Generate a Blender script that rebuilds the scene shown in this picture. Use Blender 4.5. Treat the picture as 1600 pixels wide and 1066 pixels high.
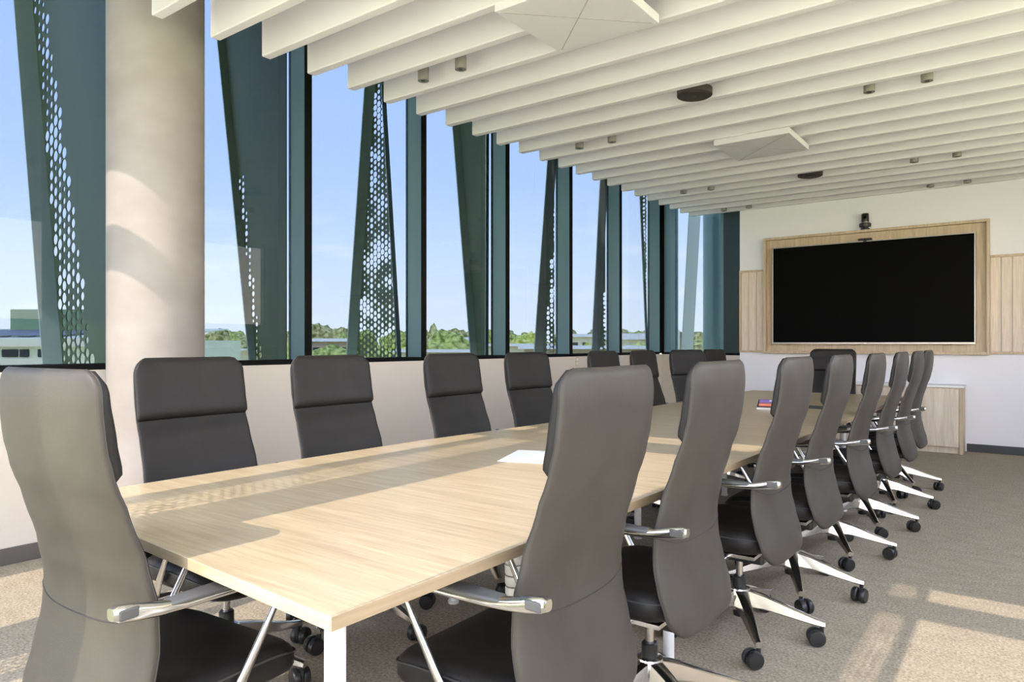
import bpy, bmesh, math, random
from mathutils import Vector, Matrix, noise as mnoise
random.seed(7)
PI = math.pi
sc = bpy.context.scene
for o in list(bpy.data.objects): bpy.data.objects.remove(o)

# ------------------------------------------------------------------ camera
F, CX, CY, EYE = 1092.0, 800.0, 537.5, 1.2
TH = math.atan(811.0/1092.0)
cam_d = bpy.data.cameras.new('camera'); cam = bpy.data.objects.new('camera', cam_d)
sc.collection.objects.link(cam); sc.camera = cam
cam.location = (0, 0, EYE); cam.rotation_euler = (PI/2, 0, TH)
cam_d.sensor_width = 36; cam_d.lens = 36*F/1600; cam_d.shift_y = 4.5/1600
cam_d.clip_start = 0.05; cam_d.clip_end = 3000

# ------------------------------------------------------------------ view / world / sun
sc.view_settings.view_transform = 'Standard'; sc.view_settings.look = 'None'
sc.view_settings.gamma = 1.0; sc.view_settings.use_curve_mapping = False
sc.view_settings.exposure = 0.86
SKY_STRENGTH = 7.0
GLASS_T = 0.285
SUN_STRENGTH = 2.9

w = bpy.data.worlds.new('sky'); sc.world = w; w.use_nodes = True
nt = w.node_tree; nt.nodes.clear()
out = nt.nodes.new('ShaderNodeOutputWorld'); bg = nt.nodes.new('ShaderNodeBackground')
tc = nt.nodes.new('ShaderNodeTexCoord'); sep = nt.nodes.new('ShaderNodeSeparateXYZ')
ramp = nt.nodes.new('ShaderNodeValToRGB')
nt.links.new(tc.outputs['Generated'], sep.inputs[0]); nt.links.new(sep.outputs['Z'], ramp.inputs[0])
cr = ramp.color_ramp
cr.elements[0].position = 0.0; cr.elements[0].color = (.90, .92, .96, 1)
cr.elements[1].position = 1.0; cr.elements[1].color = (.42, .56, .93, 1)
for p, c in ((.10, (.76, .85, .98)), (.22, (.56, .71, 1.0)), (.45, (.44, .60, .98))):
    e = cr.elements.new(p); e.color = c + (1,)
mp = nt.nodes.new('ShaderNodeMapping'); mp.inputs['Scale'].default_value = (3.5, 3.5, 16)
nz = nt.nodes.new('ShaderNodeTexNoise'); nz.inputs['Scale'].default_value = 2.2; nz.inputs['Detail'].default_value = 6
nt.links.new(tc.outputs['Generated'], mp.inputs[0]); nt.links.new(mp.outputs[0], nz.inputs['Vector'])
cm = nt.nodes.new('ShaderNodeMapRange'); cm.inputs[1].default_value = .56; cm.inputs[2].default_value = .72
nt.links.new(nz.outputs['Fac'], cm.inputs[0])
low = nt.nodes.new('ShaderNodeMapRange'); low.inputs[1].default_value = .22; low.inputs[2].default_value = .04
nt.links.new(sep.outputs['Z'], low.inputs[0])
mu = nt.nodes.new('ShaderNodeMath'); mu.operation = 'MULTIPLY'
nt.links.new(cm.outputs[0], mu.inputs[0]); nt.links.new(low.outputs[0], mu.inputs[1])
mx = nt.nodes.new('ShaderNodeMix'); mx.data_type = 'RGBA'
nt.links.new(mu.outputs[0], mx.inputs[0]); nt.links.new(ramp.outputs[0], mx.inputs[6]); mx.inputs[7].default_value = (.95, .97, 1, 1)
nt.links.new(mx.outputs[2], bg.inputs['Color']); bg.inputs['Strength'].default_value = SKY_STRENGTH
nt.links.new(bg.outputs[0], out.inputs['Surface'])

TAN = 0.96                                    # sun slope: light travels along +Y and down
sun_d = bpy.data.lights.new('sun', 'SUN'); sun = bpy.data.objects.new('sun', sun_d); sc.collection.objects.link(sun)
sun_d.energy = SUN_STRENGTH; sun_d.angle = 0.005; sun_d.color = (.97, .98, 1.0)
sun.rotation_euler = (math.atan(1/TAN), 0, 0); sun.location = (0, -20, 20)

# ------------------------------------------------------------------ helpers
fw = (-math.sin(TH), math.cos(TH)); rt = (math.cos(TH), math.sin(TH))
def ray(x, y):
    u = (x-CX)/F; v = (CY-y)/F
    return (fw[0]+rt[0]*u, fw[1]+rt[1]*u, v)
def at_y(x, y, Y):
    d = ray(x, y); t = Y/d[1]; return (d[0]*t, Y, EYE+d[2]*t)
def at_depth(x, y, t):
    d = ray(x, y); return Vector((d[0]*t, d[1]*t, EYE+d[2]*t))
def to_px(X, Y, Z):
    a = X*fw[0]+Y*fw[1]; b = X*rt[0]+Y*rt[1]
    return CX+F*b/a, CY-F*(Z-EYE)/a

COL = sc.collection
def mesh_from_bm(name, bm, smooth=False, angle=None):
    bmesh.ops.recalc_face_normals(bm, faces=bm.faces[:])
    me = bpy.data.meshes.new(name); bm.to_mesh(me); bm.free()
    if smooth:
        for p in me.polygons: p.use_smooth = True
        if angle is not None:
            me.set_sharp_from_angle(angle=angle)
    return me
def obj(name, bm, mat, parent=None, smooth=False, angle=None):
    me = bm if isinstance(bm, bpy.types.Mesh) else mesh_from_bm(name, bm, smooth, angle)
    if mat is not None and not me.materials: me.materials.append(mat)
    o = bpy.data.objects.new(name, me); COL.objects.link(o)
    if parent is not None: o.parent = parent
    return o
def empty(name, loc=(0, 0, 0), rz=0, parent=None):
    o = bpy.data.objects.new(name, None); COL.objects.link(o)
    o.location = loc; o.rotation_euler = (0, 0, rz); o.empty_display_size = .1
    if parent is not None: o.parent = parent
    return o
def tag(o, label, cat, group=None, kind=None):
    o['label'] = label; o['category'] = cat
    if group: o['group'] = group
    if kind: o['kind'] = kind
    return o
def struct(o, label=None):
    o['kind'] = 'structure'
    if label: o['label'] = label
    return o
def copy_tree(o, parent=None):
    c = o.copy(); COL.objects.link(c); c.parent = parent
    for ch in list(o.children): copy_tree(ch, c)
    return c

def add_box(bm, a, b, bevel=0, seg=2):
    r = bmesh.ops.create_cube(bm, size=1)
    vs = r['verts']
    for v in vs:
        v.co = Vector([a[i]+(b[i]-a[i])*(v.co[i]+.5) for i in range(3)])
    if bevel:
        es = list({e for v in vs for e in v.link_edges})
        bmesh.ops.bevel(bm, geom=es, offset=bevel, segments=seg, affect='EDGES', profile=.5)
    return vs
def box(a, b, bevel=0, seg=2):
    bm = bmesh.new(); add_box(bm, a, b, bevel, seg); return bm
def add_cyl(bm, p0, p1, r0, r1=None, n=20, caps=True):
    r1 = r0 if r1 is None else r1
    p0 = Vector(p0); p1 = Vector(p1); d = (p1-p0); q = d.to_track_quat('Z', 'Y')
    a = []; b = []
    for i in range(n):
        c, s = math.cos(2*PI*i/n), math.sin(2*PI*i/n)
        a.append(bm.verts.new(p0+q@Vector((c*r0, s*r0, 0)))); b.append(bm.verts.new(p1+q@Vector((c*r1, s*r1, 0))))
    for i in range(n):
        j = (i+1) % n; bm.faces.new((a[i], a[j], b[j], b[i]))
    if caps: bm.faces.new(a[::-1]); bm.faces.new(b)
def cyl(p0, p1, r0, r1=None, n=20):
    bm = bmesh.new(); add_cyl(bm, p0, p1, r0, r1, n); return bm
def add_rings(bm, rings, cap=True, closed=True):
    vr = [[bm.verts.new(p) for p in r] for r in rings]
    n = len(rings[0])
    for a, b in zip(vr, vr[1:]):
        for i in range(n if closed else n-1):
            j = (i+1) % n; bm.faces.new((a[i], a[j], b[j], b[i]))
    if cap and closed:
        bm.faces.new(vr[0][::-1]); bm.faces.new(vr[-1])
    return vr
def lathe(profile, n=24, c=(0, 0, 0)):
    bm = bmesh.new()
    add_rings(bm, [[(c[0]+r*math.cos(2*PI*i/n), c[1]+r*math.sin(2*PI*i/n), c[2]+z) for i in range(n)] for r, z in profile])
    return bm
def add_tube(bm, pts, r, n=6):
    pts = [Vector(p) for p in pts]; rings = []
    for i, p in enumerate(pts):
        d = (pts[min(i+1, len(pts)-1)]-pts[max(i-1, 0)]).normalized()
        q = d.to_track_quat('Z', 'Y')
        rings.append([p+q@Vector((math.cos(2*PI*k/n)*r, math.sin(2*PI*k/n)*r, 0)) for k in range(n)])
    add_rings(bm, rings)
def tube(pts, r, n=6):
    bm = bmesh.new(); add_tube(bm, pts, r, n); return bm
def prism(pts, axis, a, b):
    """polygon pts in the other two axes, extruded along axis from a to b"""
    bm = bmesh.new()
    def P(p, h):
        return {'x': (h, p[0], p[1]), 'y': (p[0], h, p[1]), 'z': (p[0], p[1], h)}[axis]
    A = [bm.verts.new(P(p, a)) for p in pts]; B = [bm.verts.new(P(p, b)) for p in pts]
    n = len(pts)
    for i in range(n): bm.faces.new((A[i], A[(i+1) % n], B[(i+1) % n], B[i]))
    bm.faces.new(A[::-1]); bm.faces.new(B)
    return bm
def interp(tab, z):
    if z <= tab[0][0]: return tab[0][1]
    for (a, u), (b, v) in zip(tab, tab[1:]):
        if z <= b:
            t = (z-a)/(b-a); t = t*t*(3-2*t)*.5+t*.5
            return u+(v-u)*t
    return tab[-1][1]

# ------------------------------------------------------------------ materials
def material(name, col, rough=.5, metal=0, spec=.5, noise=None, bump=None, coat=0, sheen=0):
    """noise = (scale xyz, detail, second colour, low, high); bump = (scale, strength, distance)"""
    m = bpy.data.materials.new(name); m.use_nodes = True
    n = m.node_tree; b = n.nodes['Principled BSDF']
    b.inputs['Base Color'].default_value = tuple(col)+(1,)
    b.inputs['Roughness'].default_value = rough; b.inputs['Metallic'].default_value = metal
    b.inputs['Specular IOR Level'].default_value = spec
    b.inputs['Coat Weight'].default_value = coat; b.inputs['Sheen Weight'].default_value = sheen
    tcn = n.nodes.new('ShaderNodeTexCoord')
    if noise:
        sca, det, c2, lo, hi = noise
        mpn = n.nodes.new('ShaderNodeMapping'); mpn.inputs['Scale'].default_value = sca
        tx = n.nodes.new('ShaderNodeTexNoise'); tx.inputs['Scale'].default_value = 1; tx.inputs['Detail'].default_value = det
        n.links.new(tcn.outputs['Object'], mpn.inputs[0]); n.links.new(mpn.outputs[0], tx.inputs['Vector'])
        r = n.nodes.new('ShaderNodeValToRGB'); r.color_ramp.elements[0].position = lo; r.color_ramp.elements[1].position = hi
        r.color_ramp.elements[0].color = tuple(col)+(1,); r.color_ramp.elements[1].color = tuple(c2)+(1,)
        n.links.new(tx.outputs['Fac'], r.inputs[0]); n.links.new(r.outputs[0], b.inputs['Base Color'])
    if bump:
        s, st, dist = bump
        tb = n.nodes.new('ShaderNodeTexNoise'); tb.inputs['Scale'].default_value = s; tb.inputs['Detail'].default_value = 3
        n.links.new(tcn.outputs['Object'], tb.inputs['Vector'])
        bp = n.nodes.new('ShaderNodeBump'); bp.inputs['Strength'].default_value = st; bp.inputs['Distance'].default_value = dist
        n.links.new(tb.outputs['Fac'], bp.inputs['Height']); n.links.new(bp.outputs[0], b.inputs['Normal'])
    return m
def carpet_material():
    m = material('carpet', (.40, .36, .31), .95, spec=.1, bump=(420, .6, .006))
    n = m.node_tree; b = n.nodes['Principled BSDF']; tcn = [x for x in n.nodes if x.type == 'TEX_COORD'][0]
    t1 = n.nodes.new('ShaderNodeTexNoise'); t1.inputs['Scale'].default_value = 95; t1.inputs['Detail'].default_value = 4
    mp2 = n.nodes.new('ShaderNodeMapping'); mp2.inputs['Scale'].default_value = (7, 16, 7)
    t2 = n.nodes.new('ShaderNodeTexNoise'); t2.inputs['Scale'].default_value = 1; t2.inputs['Detail'].default_value = 5
    n.links.new(tcn.outputs['Object'], t1.inputs['Vector']); n.links.new(tcn.outputs['Object'], mp2.inputs[0]); n.links.new(mp2.outputs[0], t2.inputs['Vector'])
    ad = n.nodes.new('ShaderNodeMath'); ad.operation = 'ADD'
    mu2 = n.nodes.new('ShaderNodeMath'); mu2.operation = 'MULTIPLY'; mu2.inputs[1].default_value = .22
    n.links.new(t2.outputs['Fac'], mu2.inputs[0]); n.links.new(t1.outputs['Fac'], ad.inputs[0]); n.links.new(mu2.outputs[0], ad.inputs[1])
    r = n.nodes.new('ShaderNodeValToRGB'); r.color_ramp.elements[0].position = .38; r.color_ramp.elements[1].position = .86
    r.color_ramp.elements[0].color = (.24, .197, .138, 1); r.color_ramp.elements[1].color = (.56, .485, .365, 1)
    n.links.new(ad.outputs[0], r.inputs[0]); n.links.new(r.outputs[0], b.inputs['Base Color'])
    return m
def wood_material(name, c1, c2, scale, rough=.38):
    """fine grain stretched along the axis whose scale is small"""
    m = material(name, c1, rough, noise=(scale, 6, c2, .34, .70), bump=None)
    n = m.node_tree; b = n.nodes['Principled BSDF']
    tcn = [x for x in n.nodes if x.type == 'TEX_COORD'][0]
    mpn = n.nodes.new('ShaderNodeMapping'); mpn.inputs['Scale'].default_value = [s*.22 for s in scale]
    wv = n.nodes.new('ShaderNodeTexNoise'); wv.inputs['Scale'].default_value = 1; wv.inputs['Distortion'].default_value = 1.2; wv.inputs['Detail'].default_value = 3
    n.links.new(tcn.outputs['Object'], mpn.inputs[0]); n.links.new(mpn.outputs[0], wv.inputs['Vector'])
    rr = n.nodes.new('ShaderNodeValToRGB'); rr.color_ramp.elements[0].position = .35; rr.color_ramp.elements[1].position = .65
    rr.color_ramp.elements[0].color = (.84, .82, .79, 1); rr.color_ramp.elements[1].color = (1, 1, 1, 1)
    n.links.new(wv.outputs['Fac'], rr.inputs[0])
    mxx = n.nodes.new('ShaderNodeMix'); mxx.data_type = 'RGBA'; mxx.blend_type = 'MULTIPLY'; mxx.inputs[0].default_value = 1
    src = b.inputs['Base Color'].links[0].from_socket
    n.links.new(src, mxx.inputs[6]); n.links.new(rr.outputs[0], mxx.inputs[7]); n.links.new(mxx.outputs[2], b.inputs['Base Color'])
    return m
def glass_material(name, tint):
    m = bpy.data.materials.new(name); m.use_nodes = True; n = m.node_tree; n.nodes.clear()
    o = n.nodes.new('ShaderNodeOutputMaterial'); t = n.nodes.new('ShaderNodeBsdfTransparent'); g = n.nodes.new('ShaderNodeBsdfGlossy')
    t.inputs['Color'].default_value = tuple(tint)+(1,); g.inputs['Roughness'].default_value = .0
    lw = n.nodes.new('ShaderNodeLayerWeight'); lw.inputs['Blend'].default_value = .5
    pw = n.nodes.new('ShaderNodeMath'); pw.operation = 'POWER'; pw.inputs[1].default_value = 5
    n.links.new(lw.outputs['Facing'], pw.inputs[0])
    fr = n.nodes.new('ShaderNodeMath'); fr.operation = 'MULTIPLY_ADD'; fr.inputs[1].default_value = .7; fr.inputs[2].default_value = .016
    n.links.new(pw.outputs[0], fr.inputs[0])
    mm = n.nodes.new('ShaderNodeMixShader')
    n.links.new(fr.outputs[0], mm.inputs[0]); n.links.new(t.outputs[0], mm.inputs[1]); n.links.new(g.outputs[0], mm.inputs[2])
    n.links.new(mm.outputs[0], o.inputs['Surface'])
    return m

M = {}
M['carpet'] = carpet_material()
M['plaster'] = material('plaster', (.70, .63, .55), .85, spec=.2, bump=(160, .05, .002))
M['white_wall'] = material('white_wall', (.87, .86, .885), .85, spec=.2, bump=(160, .05, .002))
M['baffle'] = material('baffle_felt', (.83, .785, .815), .95, spec=.1, noise=((1.2, 3, 3), 2, (.855, .81, .84), .3, .7), bump=(300, .08, .002))
M['concrete'] = material('concrete', (.275, .24, .215), .7, noise=((3, 3, 5), 7, (.34, .305, .28), .3, .72), bump=(30, .06, .004))
M['table'] = wood_material('table_oak', (.47, .365, .228), (.575, .468, .305), (6, 95, 95), .33)
M['edge'] = wood_material('shaded_edge_oak', (.36, .26, .155), (.43, .32, .20), (60, 4, 120), .5)  # darker version of the table oak, shade put into the colour
M['oak_v'] = wood_material('panel_oak', (.74, .62, .49), (.84, .73, .61), (85, 85, 5), .5)
M['oak_frame'] = wood_material('frame_oak', (.56, .43, .285), (.68, .54, .38), (75, 75, 5), .45)
M['leather'] = material('charcoal_leather', (.017, .0153, .014), .45, spec=.22, noise=((9, 9, 9), 4, (.021, .019, .0175), .35, .7), bump=(330, .22, .0016))
M['leather_back'] = material('taupe_leather', (.052, .044, .035), .48, spec=.3, noise=((7, 7, 7), 4, (.064, .055, .044), .35, .7), bump=(330, .22, .0016))
M['thread'] = material('seam_thread', (.035, .033, .032), .7)
M['chrome'] = material('polished_aluminium', (.66, .65, .63), .16, 1.0, noise=((4, 4, 4), 2, (.72, .71, .69), .3, .7))
M['black'] = material('black_plastic', (.012, .012, .012), .38, noise=((40, 40, 40), 2, (.02, .02, .02), .3, .7))
M['pad'] = material('arm_pad_grey', (.085, .085, .085), .5, bump=(400, .2, .001))
M['gap'] = material('inset_grey', (.10, .095, .09), .6)
M['white_metal'] = material('white_powder_coat', (.82, .81, .79), .35, noise=((20, 20, 20), 2, (.85, .84, .82), .3, .7))
M['mullion'] = material('teal_mullion', (.12, .21, .23), .28, .0, noise=((3, 3, 1), 3, (.15, .25, .27), .3, .7))
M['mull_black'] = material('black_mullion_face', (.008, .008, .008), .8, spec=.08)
M['fin'] = material('dark_green_fin', (.155, .20, .085), .38, .0, noise=((3, 3, 1), 4, (.21, .26, .12), .3, .7))
M['fin_edge'] = material('fin_flange_green', (.74, .84, .70), .4, .0, noise=((4, 4, 1), 3, (.80, .90, .76), .3, .7))
M['fin_pale'] = material('fin_flange_pale', (.95, .95, .80), .45, .0, noise=((4, 4, 1), 3, (.97, .97, .85), .3, .7))
M['dark_panel'] = material('dark_green_panel', (.018, .032, .026), .35, noise=((5, 5, 1), 3, (.028, .045, .037), .3, .7))
M['teal_col'] = material('teal_glazed_column', (.19, .30, .27), .22, .2, noise=((8, 8, 1), 3, (.24, .36, .33), .3, .7))
M['dark_base'] = material('charcoal_skirting', (.045, .047, .050), .5)
M['beige_base'] = material('taupe_skirting', (.12, .11, .10), .45)
M['glass'] = glass_material('tinted_glass', (GLASS_T*.90, GLASS_T*.96, GLASS_T*1.02))   # per face, two faces a pane
M['clear'] = glass_material('warm_rear_glass', (.975, .905, .835))  # warm tint added to turn the daylight from behind warmer
M['fill_glass'] = glass_material('fill_glass', (.97, .88, .795))  # pane of the added side window, tinted to warm its fill light
M['screen'] = material('black_screen', (.0015, .0015, .0015), .55, spec=.05)
M['bezel'] = material('silver_bezel', (.42, .40, .37), .32, .8)
M['lamp_grey'] = material('downlight_grey', (.33, .30, .27), .45, .3)
M['lamp_lens'] = material('downlight_lens', (.05, .05, .05), .3)
M['spk'] = material('speaker_brown', (.040, .033, .027), .7, bump=(500, .3, .001))
M['panel'] = material('white_panel', (.78, .755, .79), .6)
M['line'] = material('panel_line', (.42, .39, .35), .7)
M['paper'] = material('white_paper', (.93, .92, .90), .8)
M['outlet'] = material('outlet_cream', (.62, .52, .36), .5)

# ------------------------------------------------------------------ room shell
XW, DW = -4.466, 9.294             # inside face of the window wall, screen wall
XR, YR = 2.0, -0.40                # right wall, glazed wall behind the camera
SILL, ZTOP = 1.058, 4.40
CORNER = (XW, 9.797); RET = (-3.118, DW)

fl = obj('floor', prism([(XW-.2, YR-.1), (XR+.1, YR-.1), (XR+.1, DW+.1), (RET[0], DW+.1), (XW-.2, 10.0)], 'z', -.2, 0), M['carpet']); struct(fl, 'grey beige loop pile carpet')
obj_ceiling = obj('ceiling', prism([(XW-.01, YR-.1), (XR+.1, YR-.1), (XR+.1, DW+.2), (RET[0], DW+.2), (XW-.01, 9.95)], 'z', ZTOP, ZTOP+.2), M['white_wall']); struct(obj_ceiling, 'white ceiling with deep hanging baffles')
BZ, BTH, BX0 = 2.97, .062, -3.805
BAF = [2.2+.336*k for k in range(-4, 22)]
bafmesh = None
bb = bmesh.new(); add_box(bb, (BX0, 0, BZ), (XR-.02, BTH, BZ+.40), .007, 3)
bafmesh = mesh_from_bm('baffle', bb)
for y in BAF:
    o = obj('baffle', bafmesh, M['baffle'], obj_ceiling); o.location = (0, y if y < 9.2 else 9.226, 0)

wl = obj('wall_left', box((XW-.22, YR, 0), (XW, 9.80, SILL-.012)), M['plaster']); struct(wl, 'beige wall under the long window row')
def ret_pt(t, off=0):      # along the skewed corner wall; off = into the room
    dx, dy = RET[0]-CORNER[0], RET[1]-CORNER[1]; L = math.hypot(dx, dy); nx, ny = -dy/L, dx/L
    return (CORNER[0]+dx*t-nx*off, CORNER[1]+dy*t-ny*off)
def ret_prism(t0, t1, o0, o1, z0, z1):
    return prism([ret_pt(t0, o0), ret_pt(t1, o0), ret_pt(t1, o1), ret_pt(t0, o1)], 'z', z0, z1)
wc = obj('wall_corner', ret_prism(-.02, 1.0, -.22, 0, 0, SILL-.012), M['plaster']); struct(wc, 'short skewed wall in the far corner')
wf = obj('wall_far', box((RET[0], DW, 0), (XR+.1, DW+.15, ZTOP)), M['white_wall']); struct(wf, 'white wall carrying the big screen')
RW0, RW1, RWZ0, RWZ1 = .6, 7.6, 1.55, 2.95      # window band added in the unseen side wall for fill light
bmr = bmesh.new()
for a_, b_ in (((YR, 0), (RW0, ZTOP)), ((RW1, 0), (DW, ZTOP)), ((RW0, 0), (RW1, RWZ0)), ((RW0, RWZ1), (RW1, ZTOP))):
    add_box(bmr, (XR, a_[0], a_[1]), (XR+.15, b_[0], b_[1]))
wr = obj('wall_right', bmr, M['white_wall']); struct(wr, 'white side wall')
w12 = empty('window_12', (XR, RW0, RWZ0)); struct(w12, 'unseen window band added to the side wall for fill light')
w12i = Matrix.Translation((-XR, -RW0, -RWZ0))
o = obj('pane', box((XR+.06, RW0, RWZ0), (XR+.068, RW1, RWZ1)), M['fill_glass'], w12); o.matrix_parent_inverse = w12i
for k in range(5):
    yy = RW0+(RW1-RW0)*k/4
    o = obj('mullion', box((XR+.02, yy-.03, RWZ0), (XR+.12, yy+.03, RWZ1)), M['mullion'], w12); o.matrix_parent_inverse = w12i
b1 = obj('baseboard_left', box((XW+.001, YR, 0), (XW+.014, 9.78, .092), .003), M['beige_base']); struct(b1)
b2 = obj('baseboard_far', box((-.575, DW-.014, 0), (XR, DW-.001, .088), .003), M['dark_base']); struct(b2)
b3 = obj('baseboard_corner', ret_prism(.01, .99, .001, .014, 0, .09), M['beige_base']); struct(b3)
# soffit added out of view to keep the sun off the fins
so = obj('shade_soffit', box((-7.2, -1.75, 5.0), (XW-.25, 13, 5.2)), M['fin']); struct(so, 'unseen soffit added above the facade fins to shade them')
tr = obj('trim_2', box((XW-.20, YR-.1, ZTOP), (XW-.012, 10, 5.0)), M['fin']); struct(tr, 'dark facade band above the windows')
led = obj('trim_3', box((XW-.75, -1.5, .72), (XW-.23, 10.4, .80)), M['fin_edge']); struct(led, 'outside ledge below the windows')

# wainscot: vertical boards with recessed joints, left and right of the screen
wains = empty('trim_4', (0, 0, 0)); struct(wains, 'pale oak board wainscot on the screen wall')
bw = .1005
bmB = bmesh.new(); add_box(bmB, (0, -.016, 1.115), (bw-.005, 0, 2.145), .002, 1); mB = mesh_from_bm('board', bmB)
x = -3.092
while x+bw < -2.78: 
    o = obj('board', mB, M['oak_v'], wains); o.location = (x, DW, 0); x += bw
x = -.360
while x+bw < 1.9:
    o = obj('board', mB, M['oak_v'], wains); o.location = (x, DW, 0); x += bw
for xa, xb in ((-3.118, -2.79), (-.36, 1.95)):
    obj('cap_rail', box((xa, DW-.028, 2.145), (xb, DW, 2.172), .002), M['oak_frame'], wains)
    obj('bottom_rail', box((xa, DW-.024, 1.088), (xb, DW, 1.115), .002), M['oak_frame'], wains)
obj('end_stile', box((-3.118, DW-.024, 1.115), (-3.095, DW, 2.145), .002), M['oak_frame'], wains)

# ------------------------------------------------------------------ windows along the left wall
YM = [2.143+1.2757*k for k in range(-2, 7)]           # right (far) edges of the mullions; last one is the corner
def make_window(idx, y0, y1, desc):
    wn = empty('window_%d' % idx, (XW, y0, SILL)); struct(wn, desc)
    wn_inv = Matrix.Translation((-XW, -y0, -SILL))
    def part(name, bm, mat, smooth=False):
        o = obj(name, bm, mat, wn, smooth); o.matrix_parent_inverse = wn_inv; return o
    part('mullion', box((XW-.20, y1-.07, SILL), (XW-.004, y1, ZTOP), .003), M['mullion'])
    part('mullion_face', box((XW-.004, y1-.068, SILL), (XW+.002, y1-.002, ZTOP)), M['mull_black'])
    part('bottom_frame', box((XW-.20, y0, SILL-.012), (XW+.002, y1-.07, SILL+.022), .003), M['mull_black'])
    part('head_frame', box((XW-.20, y0, ZTOP-.06), (XW, y1-.07, ZTOP)), M['mullion'])
    part('pane', box((XW-.176, y0, SILL+.022), (XW-.168, y1-.07, ZTOP-.06)), M['glass'])
names = ['tall window behind the photographer', 'tall window left of the concrete column', 'tall window right of the concrete column', 'tall window with the perforated fin', 'fourth tall window along the table', 'fifth tall window along the table', 'sixth tall window along the table', 'last tall window before the corner']
for i in range(8): make_window(i+1, YM[i], YM[i+1], names[i])
w0 = empty('window_9', (0, 0, 0)); struct(w0, 'first glazed bay at the rear corner')
obj('mullion', box((XW-.20, YM[0]-.07, SILL), (XW, YM[0], ZTOP)), M['mullion'], w0)
# skewed corner window
wk = empty('window_10', (0, 0, 0)); struct(wk, 'narrow skewed window in the far corner')
obj('mullion', ret_prism(.0, .13, -.14, -.002, SILL, ZTOP), M['mullion'], wk)
obj('mullion_face', ret_prism(.0, .035, -.01, .003, SILL, ZTOP), M['mull_black'], wk)
obj('bottom_frame', ret_prism(.0, 1.0, -.2, .002, SILL-.012, SILL+.02), M['mull_black'], wk)
obj('pane', ret_prism(.13, .80, -.10, -.093, SILL+.02, ZTOP), M['glass'], wk)
obj('mullion', ret_prism(.775, .81, -.14, .0, SILL, ZTOP), M['mullion'], wk)
obj('dark_panel', ret_prism(.81, 1.0, -.12, -.004, SILL+.02, ZTOP), M['dark_panel'], wk)
obj('upper_fill', ret_prism(.0, 1.0, -.2, -.1, ZTOP-.05, ZTOP+.01), M['mullion'], wk)

# glazed wall behind the photographer: its mullions, fins and transom throw the shadow pattern
wb = empty('window_11', (0, YR, 0)); struct(wb, 'glazed wall behind the photographer')
wbi = Matrix.Translation((0, -YR, 0))
def rear(name, bm, mat):
    o = obj(name, bm, mat, wb); o.matrix_parent_inverse = wbi; return o
def hex_plate(x0, x1, z0, z1, Y, s, rfun, clip=None, axis='y'):
    """perforated sheet in the plane Y = const: hexagon cells with round holes"""
    bm = bmesh.new(); dx = s*math.sqrt(3)/2; cells = {}
    def V(x, z):
        k = (round(x, 5), round(z, 5))
        if k not in cells: cells[k] = bm.verts.new((x, Y, z))
        return cells[k]
    nx = int((x1-x0)/dx)+3; nz = int((z1-z0)/s)+3
    R = s/math.sqrt(3)
    for i in range(-1, nx):
        for j in range(-1, nz):
            cx = x0+i*dx; cz = z0+j*s+(s/2 if i % 2 else 0)
            oc = [V(cx+R*math.cos(PI/3*k), cz+R*math.sin(PI/3*k)) for k in range(6)]
            rr = rfun(cx, cz)
            try:
                if rr <= 0: bm.faces.new(oc); continue
                ic = [bm.verts.new((cx+rr*s*math.cos(PI/6*k), Y, cz+rr*s*math.sin(PI/6*k))) for k in range(12)]
                for k in range(6):
                    k2 = (k+1) % 6
                    bm.faces.new((oc[k], oc[k2], ic[2*k2], ic[2*k+1])); bm.faces.new((oc[k], ic[2*k+1], ic[2*k]))
            except ValueError: pass
    for (p, nrm) in clip or []:
        bmesh.ops.bisect_plane(bm, geom=bm.verts[:]+bm.edges[:]+bm.faces[:], dist=1e-5, plane_co=p, plane_no=nrm, clear_outer=True)
    return bm
def rect_clip(x0, x1, z0, z1, Y):
    return [((x0, Y, 0), (-1, 0, 0)), ((x1, Y, 0), (1, 0, 0)), ((0, Y, z0), (0, 0, -1)), ((0, Y, z1), (0, 0, 1))]
for xa, xb in ((-4.466, -4.245), (-3.50, -3.13), (-3.0, -2.91), (-2.18, -2.075), (-1.90, -1.638), (-.95, -.55), (-.44, -.39), (.95, 1.25)):
    rear('rear_fin', box((xa, YR-.08, 0), (xb, YR-.02, ZTOP)), M['fin'])
for xa, xb in ((-3.13, -3.0), (-2.075, -1.90), (-.55, -.44)):
    rear('perforated_strip', hex_plate(xa, xb, 0, ZTOP, YR-.05, .035, lambda x, z: .34+.22*abs(mnoise.noise((x*20, z*6, 3))), rect_clip(xa, xb, 0, ZTOP, YR-.05)), M['fin'])
rear('transom', box((XW, YR-.06, 3.80), (XR, YR-.01, 4.01)), M['mullion'])
rear('pane', box((XW, YR+.004, .02), (XR, YR+.010, ZTOP)), M['clear'])

# ------------------------------------------------------------------ concrete column
col = obj('column', lathe([(.262, 0), (.262, ZTOP)], 96, (-4.176, 2.077, 0)), M['concrete'], smooth=True, angle=.8); struct(col, 'round raw concrete column standing by the windows')

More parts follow.
